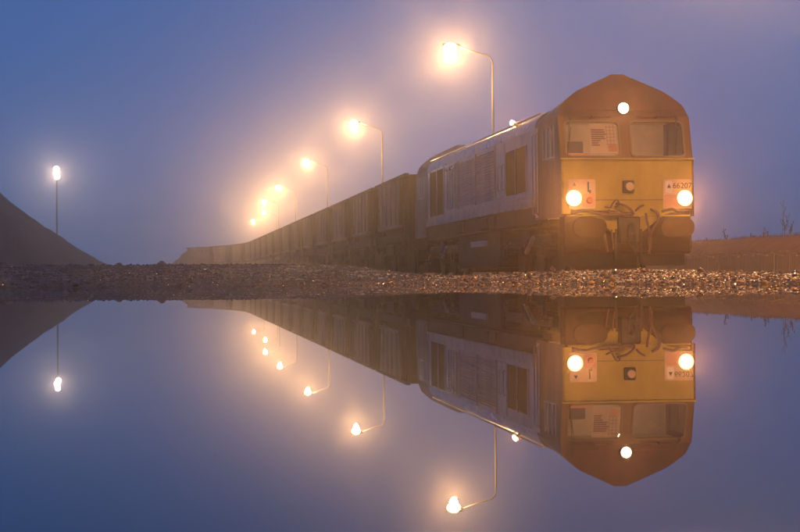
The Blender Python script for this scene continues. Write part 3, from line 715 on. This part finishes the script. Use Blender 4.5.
# ------------------------------------------------------------------ coal hopper wagons
def make_wagon():
    t = thing('hopper_wagon', 'first coal hopper wagon, coupled directly behind the locomotive', 'wagon', group='coal hopper wagons behind the locomotive')
    L = 8.75; TOP = 3.33
    # hopper shell: dark, inset, sloping ends
    b = MB(); hw = 1.16
    ring = lambda v0, v1, u, w: [(-u, v0, w), (u, v0, w), (u, v1, w), (-u, v1, w)]
    vs = ring(.25, L-.25, hw, TOP-.04)+ring(.45, L-.45, hw, 2.85)+ring(1.85, L-1.85, hw, 1.60)+ring(2.7, L-2.7, .62, .34)
    fs = [(4*k+i, 4*k+(i+1) % 4, 4*k+4+(i+1) % 4, 4*k+4+i) for k in range(3) for i in range(4)]+[(12, 13, 14, 15)]
    b.add(vs, fs); b.build('hopper_shell', M['hopdark'], t)
    b = MB(); n = 12
    vs = []
    for j in range(n+1):
        for i in range(7):
            vv = .3+(L-.6)*j/n; u = -1.1+2.2*i/6; e = min(1, min(j, n-j)/2.0)
            vs.append((u, vv, TOP-.30+.22*e*math.cos(u*.9)+.04*noise.noise((u*3, vv*3, 1))))
    fs = [(j*7+i, j*7+i+1, (j+1)*7+i+1, (j+1)*7+i) for j in range(n) for i in range(6)]
    b.add(vs, fs, True).build('coal_load', M['coal'], t)
    for sg in (-1, 1):
        x = sg*1.30
        # pale side sheet, slightly tapering to its foot
        vs = []
        for xx in (x, x-sg*.05):
            vs += [(xx, 1.80, TOP-.03), (xx, L-1.10, TOP-.03), (xx, L-1.65, 1.72), (xx, 2.25, 1.72)]
        b = MB(); b.add(vs, [(0, 1, 2, 3), (4, 7, 6, 5), (0, 4, 5, 1), (1, 5, 6, 2), (2, 6, 7, 3), (3, 7, 4, 0)]); b.build('side_sheet', M['hop'], t)
        for k in range(4):
            v = 2.7+k*1.22
            MB().box(*sorted((x+sg*.001, x+sg*.045)), v, v+.07, 1.74, TOP-.05).build('rib', M['hop'], t)
        MB().box(*sorted((x-sg*.10, x+sg*.035)), .15, L-.15, TOP-.10, TOP).build('top_rail', M['hopdark'], t, .01)
        MB().box(*sorted((x-sg*.12, x+sg*.06)), 1.9, L-1.4, 1.60, 1.71).build('side_ledge', M['hop'], t)
        MB().box(*sorted((x-sg*.20, x-sg*.10)), .05, L-.05, 1.16, 1.42).build('solebar', M['frame'], t)
        for a, c in ((.35, 1.9), (L-.35, L-1.9)):
            MB().bar((x-sg*.10, a, 1.42), (x-sg*.10, a, TOP-.1), .09).bar((x-sg*.10, a, 2.4), (x-sg*.10, c, 1.45), .07).build('end_strut', M['hopdark'], t)
        b = MB()
        for q in (.62, 1.0): b.bar((x-sg*.03, q, 1.0), (x-sg*.03, q, TOP), .03)
        for k in range(8): b.bar((x-sg*.03, .62, 1.1+.28*k), (x-sg*.03, 1.0, 1.1+.28*k), .022)
        b.build('ladder', M['hopdark'], t)
        for v in (1.9, L-1.9):
            MB().box(*sorted((x-sg*.24, x-sg*.06)), v-.16, v+.16, .32, .70).build('axle_box', M['frame'], t)
            MB().box(*sorted((x-sg*.20, x-sg*.10)), v-.6, v+.6, .72, .80).box(*sorted((x-sg*.20, x-sg*.10)), v-.35, v+.35, .66, .72).build('leaf_spring', M['frame'], t)
            MB().bar((x-sg*.13, v-.62, .76), (x-sg*.13, v-.7, 1.2), .06).build('spring_hanger', M['frame'], t)
            MB().bar((x-sg*.13, v+.62, .76), (x-sg*.13, v+.7, 1.2), .06).build('spring_hanger', M['frame'], t)
        MB().box(*sorted((x-sg*.14, x+sg*.0)), 3.4, 5.3, .70, 1.08).build('brake_gear', M['frame'], t, .03)
    for v in (.05, L-.05):
        MB().box(-1.22, 1.22, v-.06, v+.06, 1.05, 1.42).build('headstock', M['frame'], t)
        d = -1 if v < 1 else 1
        for u in (-.87, .87): MB().disc((u, v, 1.05), (0, d, 0), .08, .22, 12).disc((u, v+d*.22, 1.05), (0, d, 0), .23, .03, 16).build('buffer', M['frame'], t)
    MB().box(-.5, .5, .9, L-.9, .10, .44).build('gap_filler', M['frame'], t)  # plain box added to close off bright gaps under the wagon
    for v in (1.9, L-1.9):
        b = MB(); wheelset(b, v, .46); b.build('wheelset', M['frame'], t)
    return t
proto = make_wagon()
ORD = ['first', 'second', 'third', 'fourth', 'fifth', 'sixth', 'seventh', 'eighth', 'ninth', 'tenth', 'eleventh', 'twelfth', 'thirteenth', 'fourteenth', 'fifteenth', 'sixteenth']
for i in range(16):
    o = proto if i == 0 else copy_tree(proto)
    s0 = 22.5+9.2*i
    a, _ = track(s0+1.5); c, _ = track(s0+7.2); d = c-a; hd = math.atan2(-d.x, d.y)
    m = (a+c)/2; o.location = m-Vector((-math.sin(hd), math.cos(hd), 0))*4.375; o.rotation_euler = (0, 0, hd)
    if i: o['label'] = ORD[i]+(' coal hopper wagon behind the locomotive, counting back along the train' if i < 10 else ' coal hopper wagon behind the locomotive, faint in the glowing mist')
o['label'] = 'last coal hopper wagon of the train, farthest away in the mist'

# ------------------------------------------------------------------ yard lamps
def make_lamp():
    t = thing('yard_lamp', 'x', 'lamp', group='sodium yard lamps along the track')
    H = 10.0
    b = MB(); b.tube([(0, 0, 0), (0, 0, 2.0)], .10, 10, .09); b.tube([(0, 0, 2.0), (0, 0, 9.45)], .062, 10, .045); b.box(-.2, .2, -.2, .2, 0, .05)
    b.build('pole', M['pole'], t)
    arc = [(0, 0, 9.45)]+[(-.42+.42*math.cos(R(a)), 0, 9.45+.42*math.sin(R(a))) for a in range(15, 80, 13)]+[(-.75, 0, 9.96), (-1.55, 0, 10.25)]
    MB().tube(arc, .034, 8).build('arm', M['pole'], t)
    h = MB().tube([(-1.45, 0, 10.22), (-1.6, 0, 10.27), (-2.0, 0, 10.33), (-2.2, 0, 10.34)], .11, 10, .06).build('lamp_head', M['pole'], t)
    bm = bmesh.new(); bmesh.ops.create_uvsphere(bm, u_segments=16, v_segments=10, radius=1)
    for v in bm.verts: v.co = Vector((v.co.x*.31-1.86, v.co.y*.22, v.co.z*.22+10.18))
    me = bpy.data.meshes.new('lamp_bowl'); bm.to_mesh(me); bm.free(); me.shade_smooth(); me.materials.append(M['lamp_on'])
    link('lamp_bowl', me, h)
    ld = bpy.data.lights.new('lamp_glow', 'POINT'); ld.energy = LAMP_W; ld.color = SODIUM; ld.shadow_soft_size = .16
    lo = link('lamp_glow', ld, t); lo.location = (-1.86, 0, 9.93)
    return t
lamp = make_lamp()
LAMPS = [(494, 76.7, 0, 'yard lamp on a curved arm above the locomotive, nearest and highest in the photo'),
         (383, 114.7, 0, 'second yard lamp back, its pole rising behind the front hopper wagons'),
         (328, 152.7, 0, 'third yard lamp back, its thin pole fading into the glow'),
         (296, 190.7, -.3, 'fourth yard lamp back, upper right of the cluster of glowing lamps'),
         (279, 226, -.3, 'fifth yard lamp back, brightest of the low cluster of glowing lamps'),
         (277, 262, -.5, 'sixth yard lamp back, just below the brightest lamp of the cluster'),
         (264, 300, -.5, 'seventh yard lamp back, lowest and faintest glow above the train')]
for i, (x, Y, dz, lab) in enumerate(LAMPS):
    o = lamp if i == 0 else copy_tree(lamp)
    o.location = (px(x, 250, Y)[0], Y, -.05+dz); o.rotation_euler = (0, 0, .03*i); o['label'] = lab
for X, Y, lab in ((9.45, 38.7, 'yard lamp beside the locomotive cab, above the top right of the photo'), (10.4, 21.5, 'yard lamp at the right of the puddle, outside the picture'),):
    o = copy_tree(lamp); o.location = (X, Y, -.05); o['label'] = lab
    for c in o.children:        # the lamps at the water's edge are stronger than the rest of the row
        if c.type == 'LIGHT':
            c.data = c.data.copy(); c.data.energy = NEAR_W if Y < 30 else 1.15*NEAR_W
            if Y < 30: c.data.color = SODIUM_DEEP

# floodlight mast behind the heap
mx, _ = px(57, 240, 200)
t = thing('floodlight_mast', 'tall slim mast with two stacked white floodlights behind the spoil heap', 'lamp mast', (mx, 200, -.05))
Hm = px(55, 173, 200)[1]
MB().tube([(0, 0, 0), (0, 0, Hm+.8)], .13, 8, .07).build('pole', M['pole'], t)
for k, dz in enumerate((.50, -.38)):
    h = MB().disc((.08*k, .15, Hm+dz), (0, -1, 0), .20, .28, 18, .36).build('floodlight', M['pole'], t)
    MB().disc((.08*k, -.13, Hm+dz), (0, -1, 0), .33, .05, 18, .26).build('floodlight_glass', M['cool_on'], h)
ld = bpy.data.lights.new('flood_glow', 'SPOT'); ld.energy = MAST_W; ld.color = COOL; ld.spot_size = R(170); ld.spot_blend = 1; ld.shadow_soft_size = .3
lo = link('flood_glow', ld, t); lo.location = (0, -.45, Hm); lo.rotation_euler = (R(80), 0, R(180))

# ------------------------------------------------------------------ mist
hz = MB().box(-460, 460, -310, 480, -1.3, 14.0).build('haze', M['pole'])
hm = bpy.data.materials.new('mist'); hm.use_nodes = True; t = hm.node_tree; t.nodes.remove(t.nodes['Principled BSDF'])
v = t.nodes.new('ShaderNodeVolumePrincipled'); v.inputs['Color'].default_value = (.985, .92, .82, 1); v.inputs['Density'].default_value = HAZE_DENSITY; v.inputs['Anisotropy'].default_value = HAZE_G
t.links.new(v.outputs[0], t.nodes['Material Output'].inputs['Volume'])
hz.data.materials.clear(); hz.data.materials.append(hm); props(hz, kind='stuff')
